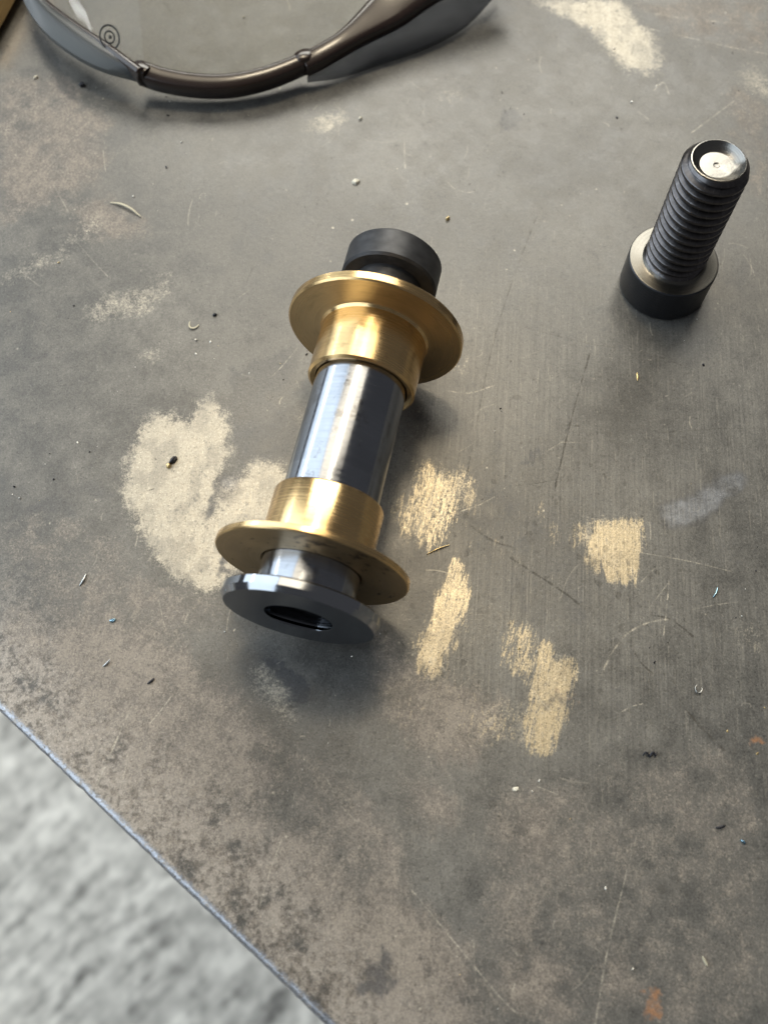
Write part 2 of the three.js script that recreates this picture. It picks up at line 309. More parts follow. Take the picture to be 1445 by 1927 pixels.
const DARK_SCRATCHES = [
  { a: 0.8, w: 0.75, p: '55.6,-133.2 49.3,-114.6 45.5,-102.3 41.7,-89.1' },
  { a: 0.42, w: 0.6, p: '44,-177.4 35.2,-153.3 28.9,-132.6 24.5,-113.2 21,-96.5' },
  { a: 0.4, w: 0.45, p: '35.8,-140.7 54,-134.9 70.6,-131.4 81.2,-126.4' },
  { a: 0.45, w: 0.45, p: '30.1,-92.8 38.1,-93.4 44.9,-95.1' },
  { a: 0.65, w: 0.9, p: '30.3,-73.7 36.3,-69.4 42.3,-65 47.5,-60.4' },
  { a: 0.45, w: 0.8, p: '20.4,-82.8 26.7,-77.9 33.6,-75.8' },
  { a: 0.7, w: 0.8, p: '62.3,-59.3 66.5,-58.3 69.3,-56.1 71.5,-53.8' },
  { a: 0.7, w: 0.7, p: '57.2,-50.8 58.8,-47.7 60.9,-45.5' },
  { a: 0.6, w: 0.9, p: '67.3,-37.3 70.3,-33.2 74.5,-28.4' },
  { a: 0.55, w: 0.35, p: '70.3,-107.4 84.1,-108.4 98.4,-108.8' },
  { a: 0.35, w: 0.35, p: '42.7,-117.8 48.9,-110.7 58.6,-99.2' },
  { a: 0.35, w: 0.3, p: '44,-125.8 53.8,-125.8' },
  { a: 0.5, w: 0.7, p: '46.1,-109.9 50.2,-109.6' },
  { a: 0.3, w: 0.4, p: '77.8,-80.3 94.1,-84.4' },
  { a: 0.5, w: 0.4, p: '-61.6,-91.2 -57.1,-92.6' },
  { a: 0.6, w: 0.4, p: '-71.6,-268.9 -67.5,-262.1' },
  { a: 0.3, w: 0.4, p: '70.4,-108.2 79.5,-114.4' },
  { a: 0.4, w: 0.3, p: '71.6,-94.7 70.2,-88.1' },
  { a: 0.4, w: 1, p: '21.2,-134.3 19.5,-127.7' },
  { a: 0.4, w: 0.35, p: '-51.5,-34.6 -46.3,-43.5' },
  { a: 0.4, w: 0.35, p: '-25.9,3.4 -24.7,-4.2' },
  { a: 0.45, w: 0.5, p: '62.1,-94.7 63.5,-90.3' },
];
const AREA = { x0: -140, x1: 140, z0: -290, z1: 30 };                 // millimetres covered by the worn-steel maps
const plateMaps = (() => {
  const W = 1792, H = 2048, PX = W / 280;
  const draw = (w, h, paint) => {
    const c = document.createElement('canvas'); c.width = w; c.height = h;
    const k = c.getContext('2d'); k.fillStyle = '#000'; k.fillRect(0, 0, w, h);
    k.globalCompositeOperation = 'lighter'; k.lineCap = 'round'; k.lineJoin = 'round';
    const s = w / 280; k.setTransform(s, 0, 0, s, -AREA.x0 * s, -AREA.z0 * s);
    paint(k); return k.getImageData(0, 0, w, h).data;
  };
  const path = (k, p) => { k.beginPath(); p.split(' ').forEach((q, i) => { const [x, y] = q.split(',').map(Number); i ? k.lineTo(x, y) : k.moveTo(x, y); }); };
  const css = (c, a) => 'rgba(' + c.map((x) => x * 255).join(',') + ',' + a + ')';
  const fills = (k, list, c) => { for (const m of list) { path(k, m.p); k.closePath(); k.fillStyle = css(c, m.a); k.fill(); } };
  const w = W / 2, h = H / 2;
  const areas = draw(w, h, (k) => { fills(k, BARE_PATCHES, [1, 0, 0]); fills(k, BROWN_WEAR, [0, 1, 0]); fills(k, STAINS_AND_SHADE, [0, 0, 1]); });
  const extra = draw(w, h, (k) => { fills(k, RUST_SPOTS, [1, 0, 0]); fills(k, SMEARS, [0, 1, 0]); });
  const channel = (data, c, r, times) => {                            // one channel, softened by box filters
    let a = new Float32Array(w * h), b = new Float32Array(w * h);
    for (let i = 0; i < w * h; i++) a[i] = data[i * 4 + c] / 255;
    for (let n = 0; n < times; n++) {
      for (let y = 0; y < h; y++) { let s = 0; for (let x = -r; x < w + r; x++) { s += a[y * w + clamp(x + r, 0, w - 1)]; if (x >= r + 1) s -= a[y * w + clamp(x - r - 1, 0, w - 1)]; else if (x > -r) s -= 0; if (x >= 0 && x < w) b[y * w + x] = s / Math.min(2 * r + 1, x + r + 1 + r); } }
      for (let x = 0; x < w; x++) { let s = 0; for (let y = -r; y < h + r; y++) { s += b[clamp(y + r, 0, h - 1) * w + x]; if (y >= r + 1) s -= b[clamp(y - r - 1, 0, h - 1) * w + x]; if (y >= 0 && y < h) a[y * w + x] = s / Math.min(2 * r + 1, y + r + 1 + r); } }
    }
    return a;
  };
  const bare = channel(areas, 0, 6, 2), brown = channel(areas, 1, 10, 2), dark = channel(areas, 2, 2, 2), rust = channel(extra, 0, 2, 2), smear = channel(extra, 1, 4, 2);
  const at = (m, x, y) => {
    x = clamp(x, 0, w - 1.01); y = clamp(y, 0, h - 1.01); const ix = x | 0, iy = y | 0, fx = x - ix, fy = y - iy, o = iy * w + ix;
    return lerp(lerp(m[o], m[o + 1], fx), lerp(m[o + w], m[o + w + 1], fx), fy);
  };
  // scratches: the digitised ones and many fine random ones
  const lines = draw(W, H, (k) => {
    const stroke = (list, c, wide) => {
      for (const m of list) {
        const q = m.p.split(' ').map((s) => s.split(',').map(Number));
        const curve = new THREE.CatmullRomCurve3(q.map(([x, y]) => V(x, y, 0))), n = Math.max(8, Math.round(curve.getLength() / 0.7));
        for (let i = 0; i < n; i++) {                                  // broken into short touches of uneven weight
          const a = curve.getPoint(i / n), b = curve.getPoint((i + 1.15) / n > 1 ? 1 : (i + 1.15) / n), v = 0.5 + 0.75 * noise(a.x * 1.3 + m.w * 40, a.y * 1.3);
          k.strokeStyle = css(c, clamp(m.a * v * 1.25)); k.lineWidth = m.w * (0.35 + 0.5 * rnd()) * wide;
          k.beginPath(); k.moveTo(a.x + (rnd() - 0.5) * 0.12, a.y); k.lineTo(b.x + (rnd() - 0.5) * 0.12, b.y); k.stroke();
        }
      }
    };
    stroke(PALE_SCRATCHES, [1, 0, 0], 0.65); stroke(DARK_SCRATCHES, [0, 1, 0], 0.9);
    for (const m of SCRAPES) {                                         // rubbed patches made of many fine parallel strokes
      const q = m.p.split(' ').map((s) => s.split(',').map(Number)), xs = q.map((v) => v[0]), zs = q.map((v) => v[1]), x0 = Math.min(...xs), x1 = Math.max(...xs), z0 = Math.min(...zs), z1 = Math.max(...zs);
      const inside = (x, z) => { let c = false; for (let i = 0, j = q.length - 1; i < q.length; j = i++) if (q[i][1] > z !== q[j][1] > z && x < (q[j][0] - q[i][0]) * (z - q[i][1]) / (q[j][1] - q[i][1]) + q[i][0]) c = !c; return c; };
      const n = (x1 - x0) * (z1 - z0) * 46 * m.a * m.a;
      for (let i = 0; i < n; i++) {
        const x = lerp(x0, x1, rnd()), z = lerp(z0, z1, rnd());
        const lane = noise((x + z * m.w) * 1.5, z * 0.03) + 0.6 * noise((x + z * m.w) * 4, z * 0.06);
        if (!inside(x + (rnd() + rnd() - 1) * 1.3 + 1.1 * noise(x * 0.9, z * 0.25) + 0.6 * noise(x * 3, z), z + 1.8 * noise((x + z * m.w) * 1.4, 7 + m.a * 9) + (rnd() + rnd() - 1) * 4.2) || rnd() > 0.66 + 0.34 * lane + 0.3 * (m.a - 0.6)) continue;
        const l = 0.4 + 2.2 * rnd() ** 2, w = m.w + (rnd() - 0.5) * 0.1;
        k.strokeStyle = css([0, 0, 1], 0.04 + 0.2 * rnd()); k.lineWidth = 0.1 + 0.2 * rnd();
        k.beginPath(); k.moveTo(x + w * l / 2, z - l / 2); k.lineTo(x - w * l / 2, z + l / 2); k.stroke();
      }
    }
    for (let i = 0; i < 620; i++) {                                    // hairlines
      const x = lerp(AREA.x0, AREA.x1, rnd()), z = lerp(AREA.z0, AREA.z1, rnd()), l = 1 + 9 * rnd() ** 3, a = rnd() < 0.55 ? 1.75 + 0.35 * (rnd() - 0.5) : rnd() * 6.28, bend = (rnd() - 0.5) * l * 0.5;
      k.strokeStyle = css(rnd() < 0.62 ? [1, 0, 0] : [0, 1, 0], 0.08 + 0.4 * rnd() ** 2); k.lineWidth = 0.1 + 0.2 * rnd();
      k.beginPath(); k.moveTo(x, z); k.quadraticCurveTo(x + Math.cos(a) * l / 2 - Math.sin(a) * bend, z + Math.sin(a) * l / 2 + Math.cos(a) * bend, x + Math.cos(a) * l, z + Math.sin(a) * l); k.stroke();
    }
    for (let i = 0; i < 9000; i++) {                                   // fine grinding lines and flecks of the ground area
      const x = lerp(-25, 120, rnd()), z = lerp(-195, 10, rnd()), here = smooth(-25, 25, x + 18 * noise(x * 0.05, z * 0.05)) * smooth(-190, -120, z) * smooth(12, -30, z + 12 * noise(x * 0.04, z * 0.07));
      if (rnd() > here) continue;
      const l = 0.5 + 5 * rnd() ** 2, w = 0.1 + (rnd() - 0.5) * 0.09;
      k.strokeStyle = css(rnd() < 0.45 ? [1, 0, 0] : [0, 1, 0], 0.05 + 0.2 * rnd() ** 2); k.lineWidth = 0.08 + 0.14 * rnd();
      k.beginPath(); k.moveTo(x, z); k.lineTo(x - w * l, z + l); k.stroke();
    }
    for (let i = 0; i < 6500; i++) {                                   // small dark flecks where the scale has come off
      const x = lerp(-20, 120, rnd()), z = lerp(-140, 28, rnd()), thick = smooth(52, 12, Math.hypot(x - 35, (z + 62) * 0.9)), r = 0.12 + (0.4 + 0.75 * thick) * rnd() ** 2.4;
      if (rnd() > 0.3 + 0.7 * thick) continue;
      if (noise(x * 0.07 + 4, z * 0.07) + 0.5 * noise(x * 0.3, z * 0.3) < -0.15 + rnd() * 0.6) continue;
      k.fillStyle = css([0, 1, 0], 0.15 + 0.4 * rnd() ** 1.5); k.beginPath(); for (let t = 0; t < 8; t++) { const q = r * (0.45 + 0.8 * rnd()), a = t * 0.785; k.lineTo(x + Math.cos(a) * q * 0.8, z + Math.sin(a) * q); } k.fill();
    }
    for (let i = 0; i < 28; i++) {                                     // little curls
      const x = lerp(AREA.x0, AREA.x1, rnd()), z = lerp(AREA.z0, AREA.z1, rnd()), r = 0.4 + 1.2 * rnd(), a = rnd() * 6.28;
      k.strokeStyle = css([1, 0, 0], 0.15 + 0.3 * rnd()); k.lineWidth = 0.22; k.beginPath(); k.ellipse(x, z, r, r * 0.6, a, 0, 2 + 3 * rnd()); k.stroke();
    }
    for (let i = 0; i < 1700; i++) {                                   // pits, specks
      const x = lerp(AREA.x0, AREA.x1, rnd()), z = lerp(AREA.z0, AREA.z1, rnd()), r = 0.1 + 0.32 * rnd() ** 3;
      k.fillStyle = css(rnd() < 0.4 ? [1, 0, 0] : [0, 1, 0], 0.2 + 0.6 * rnd() ** 2); k.beginPath(); k.ellipse(x, z, r, r * (0.5 + rnd() * 0.5), rnd() * 6, 0, 6.3); k.fill();
    }
    for (let i = 0; i < 190; i++) {                                    // flaked spots in the scale, some in clusters
      const x = lerp(-30, 110, rnd()), z = lerp(-120, 20, rnd()), r = 0.3 + 1.1 * rnd() ** 2;
      k.fillStyle = css([0, 1, 0], 0.12 + 0.3 * rnd()); k.beginPath();
      for (let t = 0; t < 9; t++) { const q = r * (0.5 + 0.7 * rnd()); k.lineTo(x + Math.cos(t * 0.7) * q, z + Math.sin(t * 0.7) * q * 0.8); } k.fill();
    }
  });
  const color = new Uint8Array(W * H * 4), orm = new Uint8Array(W * H * 4), bump = new Uint8Array(W * H * 4);
  const C = { scale: [0.096, 0.093, 0.086], scaleLight: [0.178, 0.17, 0.152], brown: [0.15, 0.129, 0.11], tan: [0.3, 0.26, 0.213], steel: [0.39, 0.358, 0.295], scrape: [0.5, 0.425, 0.295], stainShade: [0.05, 0.051, 0.056], fleck: [0.055, 0.05, 0.041], worn: [0.35, 0.315, 0.275], lip: [0.4, 0.41, 0.44], rust: [0.3, 0.13, 0.045], pale: [0.5, 0.46, 0.38], smear: [0.3, 0.31, 0.33] };
  for (let y = 0; y < H; y++) for (let x = 0; x < W; x++) {
    const X = AREA.x0 + x / PX, Z = AREA.z0 + y / PX, o = (y * W + x) * 4;
    const big = fbm(X * 0.035 + 3, Z * 0.035, 3), mid = fbm(X * 0.22, Z * 0.22 + 40, 4), fine = fbm(X * 1.15 + 9, Z * 1.15, 3), grain = noise(X * 4.1, Z * 4.1), grain2 = noise(X * 7.3 + 5, Z * 7.3);
    const slant = X + Z * 0.1, brush = noise(slant * 2.6, Z * 0.045) * 0.6 + noise(slant * 5.3 + 30, Z * 0.09) * 0.4;     // fine grinding lines
    const brushed = smooth(-25, 25, X + big * 22) * smooth(-190, -110, Z + mid * 20) * smooth(4, -38, Z + big * 30) * smooth(-0.5, 0.25, big + mid * 0.5 + 0.2);
    const wx = x / 2 + (noise(X * 0.5, Z * 0.5) * 3.2 + noise(X * 1.7, Z * 1.7) * 1.3), wy = y / 2 + (noise(X * 0.5 + 50, Z * 0.5) * 3.6 + noise(X * 1.7, Z * 1.7 + 50) * 1.8 + noise(slant * 1.6, Z * 0.06) * 6 * brushed);
    // base mill scale
    const t = clamp(0.42 + 0.5 * big + 0.55 * mid + 0.22 * fine + 0.1 * grain + 0.38 * brush * brushed);
    const c = [0, 1, 2].map((i) => lerp(C.scale[i], C.scaleLight[i], t));
    let metal = 0.28, rough = 0.42 + 0.12 * mid + 0.05 * grain + 0.05 * grain2, height = 0.5 + 0.1 * fine + 0.07 * grain + 0.13 * brush * brushed;
    const put = (k, a) => { for (let i = 0; i < 3; i++) c[i] = lerp(c[i], C[k][i], a); };
    const flecks = smooth(0.18, 0.5, fine + 0.3 * grain) * smooth(0.0, 0.3, mid + 0.1) * 0.55 * smooth(-60, 0, X);           // scale broken off in small dark spots
    put('stainShade', flecks * 0.7); height -= flecks * 0.12;
    // brown wear with tan mottles
    const B = clamp(at(brown, wx, wy) + at(brown, wx, wy) * (0.9 * mid + 0.45 * big) + 0.06 * Math.max(0, mid));
    const soft = smooth(0.08, 0.5, B);
    put('brown', soft * 0.75); rough += soft * 0.06; metal = lerp(metal, 0.15, soft);
    const mottle = smooth(0.12, 0.85, B * 0.95 + 0.34 * fbm(X * 0.6 + 30, Z * 0.5, 3) + 0.42 * fbm(X * 2.4 + 60, Z * 1.6, 3) + 0.2 * grain + 0.2 * grain2);
    put('tan', mottle * 0.62 * smooth(0.05, 0.25, B)); 
    // the long edge, polished by sleeves and clamps
    const edge = 0.639 * (X + 86.4) - 0.769 * (Z + 37.7), worn = smooth(26, 1, edge + 9 * mid + 5 * big);
    put('worn', worn * smooth(-0.35, 0.4, fine * 0.8 + mid * 0.5 + 0.25 * grain2 + 0.1) * 0.85); put('fleck', smooth(14, 2, edge) * smooth(0.4, 0.62, noise(X * 1.25 + 3, Z * 1.25) + 0.3 * grain) * 0.55); metal = lerp(metal, 0.45, worn * 0.7); rough = lerp(rough, 0.36, worn * 0.7);
    const lip = smooth(2.1, 1.2, edge + 0.5 * fine + 0.4 * grain) * (1 - 0.75 * smooth(0.25, 0.5, noise(X * 1.9 + 12, Z * 1.9) + 0.4 * grain)); put('lip', lip * (0.85 + 0.15 * grain)); metal = lerp(metal, 0.8, lip); rough = lerp(rough, 0.33 + 0.1 * fine, lip);
    // bare, rubbed patches
    const bm = at(bare, wx, wy), hatch = noise((X + Z * 0.42) * 2.2, Z * 0.07) * 0.6 + noise((X + Z * 0.42) * 5.1, Z * 0.16) * 0.5;
    const M = bm * 1.05 + (0.3 * fine + 0.3 * mid + 0.24 * grain + 0.2 * grain2 + 0.34 * hatch * brushed) * (bm > 0.02 ? 1 : 0) * (1.1 - bm * 0.45);
    const R = smooth(0.16, 0.86, M) * smooth(0.02, 0.14, bm);
    const pits = smooth(0.22, 0.5, fbm(X * 1.6 + 80, Z * 1.6, 3) + 0.2 * grain) * smooth(-0.15, 0.25, mid + 0.1);
    const cover = clamp(R * (0.9 + 0.1 * bm) * (1 - 0.6 * pits) * (1 - 0.2 * smooth(0.1, 0.7, grain2)) * (1 - 0.3 * smooth(-0.1, 0.35, fbm(X * 0.3 + 77, Z * 0.22, 4))));
    put('steel', cover); metal = lerp(metal, 0.55 + 0.3 * brushed, cover); rough = lerp(rough, 0.46 + 0.08 * fine + 0.06 * brush, cover); height += cover * (-0.03 + 0.06 * hatch * brushed);
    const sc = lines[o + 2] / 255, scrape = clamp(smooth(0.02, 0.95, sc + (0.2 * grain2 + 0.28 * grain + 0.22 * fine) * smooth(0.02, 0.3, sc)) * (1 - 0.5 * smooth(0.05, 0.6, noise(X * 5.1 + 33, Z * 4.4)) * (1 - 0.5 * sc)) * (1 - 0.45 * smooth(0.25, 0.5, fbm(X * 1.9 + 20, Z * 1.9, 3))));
    put('scrape', scrape * clamp(0.8 + 0.5 * mid + 0.25 * big, 0.35, 0.97)); metal = lerp(metal, 0.82, scrape); rough = lerp(rough, 0.42 + 0.1 * grain, scrape); height -= scrape * 0.06;  // real scrapes, with the warm lamp sheen put into their gold colour
    // stains with painted shade, rust, smears with painted sheen
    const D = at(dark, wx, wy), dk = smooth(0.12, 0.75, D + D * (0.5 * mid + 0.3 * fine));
    put('stainShade', dk * 0.72); metal = lerp(metal, 0.2, dk * 0.7);
    const ru = at(rust, wx, wy), rk = smooth(0.15, 0.6, ru + ru * (0.8 * fine + 0.5 * mid)); put('rust', rk * 0.7); rough = lerp(rough, 0.75, rk); metal = lerp(metal, 0.05, rk);
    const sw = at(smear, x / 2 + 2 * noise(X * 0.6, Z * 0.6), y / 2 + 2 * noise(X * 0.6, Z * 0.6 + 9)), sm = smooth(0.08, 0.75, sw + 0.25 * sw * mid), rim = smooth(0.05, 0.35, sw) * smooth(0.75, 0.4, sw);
    put('smear', sm * clamp(0.36 + 0.5 * mid + 0.1 * fine)); put('stainShade', rim * 0.3); rough = lerp(rough, 0.24 + 0.1 * fine, sm * 0.85); height -= sm * 0.05 * grain;  // real smear, its bluish paleness is window sheen put into the colour
    const sp = lines[o] / 255, sd = lines[o + 1] / 255;
    put('fleck', clamp(sd) * 0.85); height -= sd * 0.3; rough = lerp(rough, 0.6, sd * 0.5);
    put('pale', clamp(sp) * 0.85); metal = lerp(metal, 0.55, sp * 0.7); height -= sp * 0.16;
    const speck = noise(X * 5.7 + 90, Z * 5.7), g = 1 + 0.17 * grain2 + 0.13 * grain + 0.5 * smooth(0.62, 0.9, speck) - 0.4 * smooth(0.6, 0.9, -speck);
    for (let i = 0; i < 3; i++) color[o + i] = clamp(toSRGB(clamp(c[i] * g))) * 255;
    orm[o] = 255; orm[o + 1] = clamp(rough, 0.12, 0.95) * 255; orm[o + 2] = clamp(metal) * 255;
    bump[o] = bump[o + 1] = bump[o + 2] = clamp(height) * 255;
    color[o + 3] = orm[o + 3] = bump[o + 3] = 255;
  }
  const tex = (data, srgb) => { const t = new THREE.DataTexture(data, W, H); t.wrapS = t.wrapT = THREE.MirroredRepeatWrapping; t.magFilter = THREE.LinearFilter; t.minFilter = THREE.LinearMipmapLinearFilter; t.generateMipmaps = true; if (srgb) t.colorSpace = THREE.SRGBColorSpace; t.needsUpdate = true; return t; };
  return { color: tex(color, true), orm: tex(orm), bump: tex(bump) };
})();
const plateMaterial = new THREE.MeshStandardMaterial({ map: plateMaps.color, roughnessMap: plateMaps.orm, metalnessMap: plateMaps.orm, roughness: 1, metalness: 1, bumpMap: plateMaps.bump, bumpScale: 0.00009 });
{
  // a 12 mm plate with one long edge running along the lower left of the view
  const E0 = V(-86.4, 0, -37.7), dir = V(73, 0, 60.7).normalize(), inn = V(dir.z, 0, -dir.x);
  const R = 1.6, depth = 12, far = 620, lo = -420, hi = 420;
  const prof = [];                                                    // distance from the edge inward, height
  prof.push([far, 0, 0]);
  for (let d = 160; d >= R; d = d > 8 ? d * 0.72 : d - 0.6) prof.push([Math.max(d, R), 0, 0]);
  for (let i = 1; i <= 10; i++) { const a = (i / 10) * Math.PI / 2; prof.push([R - R * Math.sin(a), -R + R * Math.cos(a), 1]); }
  prof.push([0, -depth + 0.5, 0], [0.5, -depth, 0], [far, -depth, 0]);
  const n = 700, rows = [];
  for (let i = 0; i <= n; i++) {
    const s = lerp(lo, hi, i / n), jag = noise(s * 0.1, 3) * 0.05 + noise(s * 2.5, 9) * 0.05, nick = 0.08 * smooth(0.45, 0.9, noise(s * 1.1, 21)) + 0.1 * smooth(0.4, 0.8, noise(s * 2.2, 31));
    rows.push(prof.map(([d, y, edge], j) => { const k = edge ? 1 : 0, p = E0.clone().addScaledVector(dir, s).addScaledVector(inn, d + k * (nick + jag * 0.5)); p.y = y - k * nick * 0.3; return p; }));
  }
  const g = grid(rows, true, true), uv = g.attributes.uv, pos = g.attributes.position;
  for (let i = 0; i < uv.count; i++) { const y = pos.getY(i); uv.setXY(i, (pos.getX(i) - AREA.x0) / 280, (pos.getZ(i) - y * 0.8 - AREA.z0) / 320); }
  const top = mesh('bench_top', toCreasedNormals(mergeVertices(g), 0.6), plateMaterial);
  tag(top, 'worn grey brown steel bench top with rubbed patches and scratches', 'bench top', null, 'structure');
}
{
  const map = texture(1024, 1024, (x, y) => {
    const X = x / 1024, Y = y / 1024, p = (X + Y) * 26, q = (X - Y) * 26;
    const m = fbm(p * 1.3, q * 4.6, 3) + 0.6 * fbm(p * 0.5 + 9, q * 0.8, 2), f = fbm(X * 160, Y * 160, 2), k = smooth(0.08, 0.5, fbm(p * 1.8 + 70, q * 4.8, 3));
    const v = clamp(0.57 + 0.26 * m + 0.26 * f - 0.2 * k, 0.16, 0.85);
    return [toSRGB(v), toSRGB(v * 0.955), toSRGB(v * 0.86)];
  }, { srgb: true });
  map.wrapS = map.wrapT = THREE.MirroredRepeatWrapping;
  const g = new THREE.PlaneGeometry(6000, 6000).rotateX(-Math.PI / 2).translate(0, -900, 0), uv = g.attributes.uv;
  for (let i = 0; i < uv.count; i++) uv.setXY(i, uv.getX(i) * 3, uv.getY(i) * 3);
  tag(mesh('floor', g, new THREE.MeshStandardMaterial({ map, roughness: 0.85 })), 'mottled pale grey concrete floor far below the bench edge', 'floor', null, 'structure');
}

// ---------------------------------------------------------------- metals
const lathe = texture(256, 1024, (x, y) => {                           // turning marks: v runs across them
  const ring = noise(7.1, y * 0.9) * 0.5 + noise(3.3, y * 0.31) * 0.35 + noise(x * 0.012, y * 0.6) * 0.3, wear = fbm(x * 0.05, y * 0.02, 4);
  return [clamp(0.5 + 0.35 * ring), clamp(0.5 + 0.22 * ring + 0.3 * wear), 1];
});
const marks = (k) => { const t = lathe.clone(); t.repeat.set(1, k); t.needsUpdate = true; return t; };
const fineLathe = texture(64, 1024, (x, y) => { const ring = noise(7.1, y * 0.9) * 0.5 + noise(3.3, y * 0.31) * 0.35; return [clamp(0.5 + 0.4 * ring), clamp(0.7 + 0.36 * ring), 1]; });
const fineMarks = (k) => { const t = fineLathe.clone(); t.repeat.set(1, k); t.needsUpdate = true; return t; };
const tint = (base, amount, spots, spotColor, su, sv, bias) => texture(512, 512, (x, y) => {
  const a = fbm(x * 0.02 * su, y * 0.02 * sv, 4), ring = noise(11.3, y * 0.7), s = spots * smooth(0.2, 0.5, fbm(x * 0.06 * su + 40, y * 0.05 * sv, 4) + 0.15 * noise(x * 0.4, y * 0.4) + (bias ? bias(x / 512, y / 512) : 0));
  return base.map((v, i) => toSRGB(clamp(lerp(v * (1 + amount * a + 0.06 * ring), spotColor[i], s))));
}, { srgb: true });
const brassMap = tint([0.9, 0.615, 0.29], 0.12, 0.35, [0.45, 0.28, 0.13], 1, 1, () => -0.1), dullShadedMap = tint([0.5, 0.365, 0.2], 0.2, 0.8, [0.07, 0.045, 0.03], 1.6, 1, (u) => -0.24 + 0.3 * smooth(0.2, 0.04, Math.abs(((u + 0.02) % 1) - 0.06)));
brassMap.repeat.set(1, 1 / 40); dullShadedMap.repeat.set(1, 1 / 30);
const cleanMap = tint([0.66, 0.48, 0.26], 0.1, 0.2, [0.3, 0.2, 0.1], 1, 1, () => -0.12); cleanMap.repeat.set(1, 1 / 30);
const brass = new THREE.MeshPhysicalMaterial({ map: brassMap, metalness: 1, roughness: 0.33, roughnessMap: fineMarks(1 / 18), bumpMap: fineMarks(1 / 9), bumpScale: 0.000003, anisotropy: 0.6, anisotropyRotation: Math.PI / 2 });
const dullShadedBrass = new THREE.MeshPhysicalMaterial({ map: dullShadedMap, metalness: 1, roughness: 0.62, roughnessMap: fineMarks(1 / 18), bumpMap: fineMarks(1 / 9), bumpScale: 0.000003, anisotropy: 0.4, anisotropyRotation: Math.PI / 2 });  // flange face brass, colour lowered to carry its shade; blotches are dirt
const cleanBrass = dullShadedBrass.clone(); cleanBrass.map = cleanMap; cleanBrass.roughness = 0.5;  // rear flange face, colour lowered likewise
const steelMap = tint([0.36, 0.375, 0.405], 0.16, 0.5, [0.2, 0.19, 0.18], 1, 0.4, () => -0.1);
steelMap.repeat.set(1, 1 / 40);
const steel = new THREE.MeshPhysicalMaterial({ map: steelMap, metalness: 1, roughness: 0.34, roughnessMap: marks(1 / 14), bumpMap: marks(1 / 8), bumpScale: 0.000002, anisotropy: 0.75, anisotropyRotation: Math.PI / 2 });
const darkSteel = new THREE.MeshPhysicalMaterial({ color: lin(0.19, 0.2, 0.225), metalness: 1, roughness: 0.28, roughnessMap: fineMarks(1 / 10), bumpMap: fineMarks(1 / 8), bumpScale: 0.000003 });
const blackMap = texture(256, 256, (x, y) => { const v = 0.05 * (1 + 0.5 * fbm(x * 0.06, y * 0.06, 4)); return [toSRGB(v), toSRGB(v * 1.02), toSRGB(v * 1.08)]; }, { srgb: true });
blackMap.repeat.set(2, 1 / 20);
const speckle = texture(256, 256, (x, y) => { const v = 0.5 + 0.5 * fbm(x * 0.35, y * 0.35, 3); return [v, 0.62 + 0.3 * (v - 0.5), 1]; });
const black = new THREE.MeshPhysicalMaterial({ map: blackMap, metalness: 0.55, roughness: 0.46, bumpMap: speckle, bumpScale: 0.000008 });

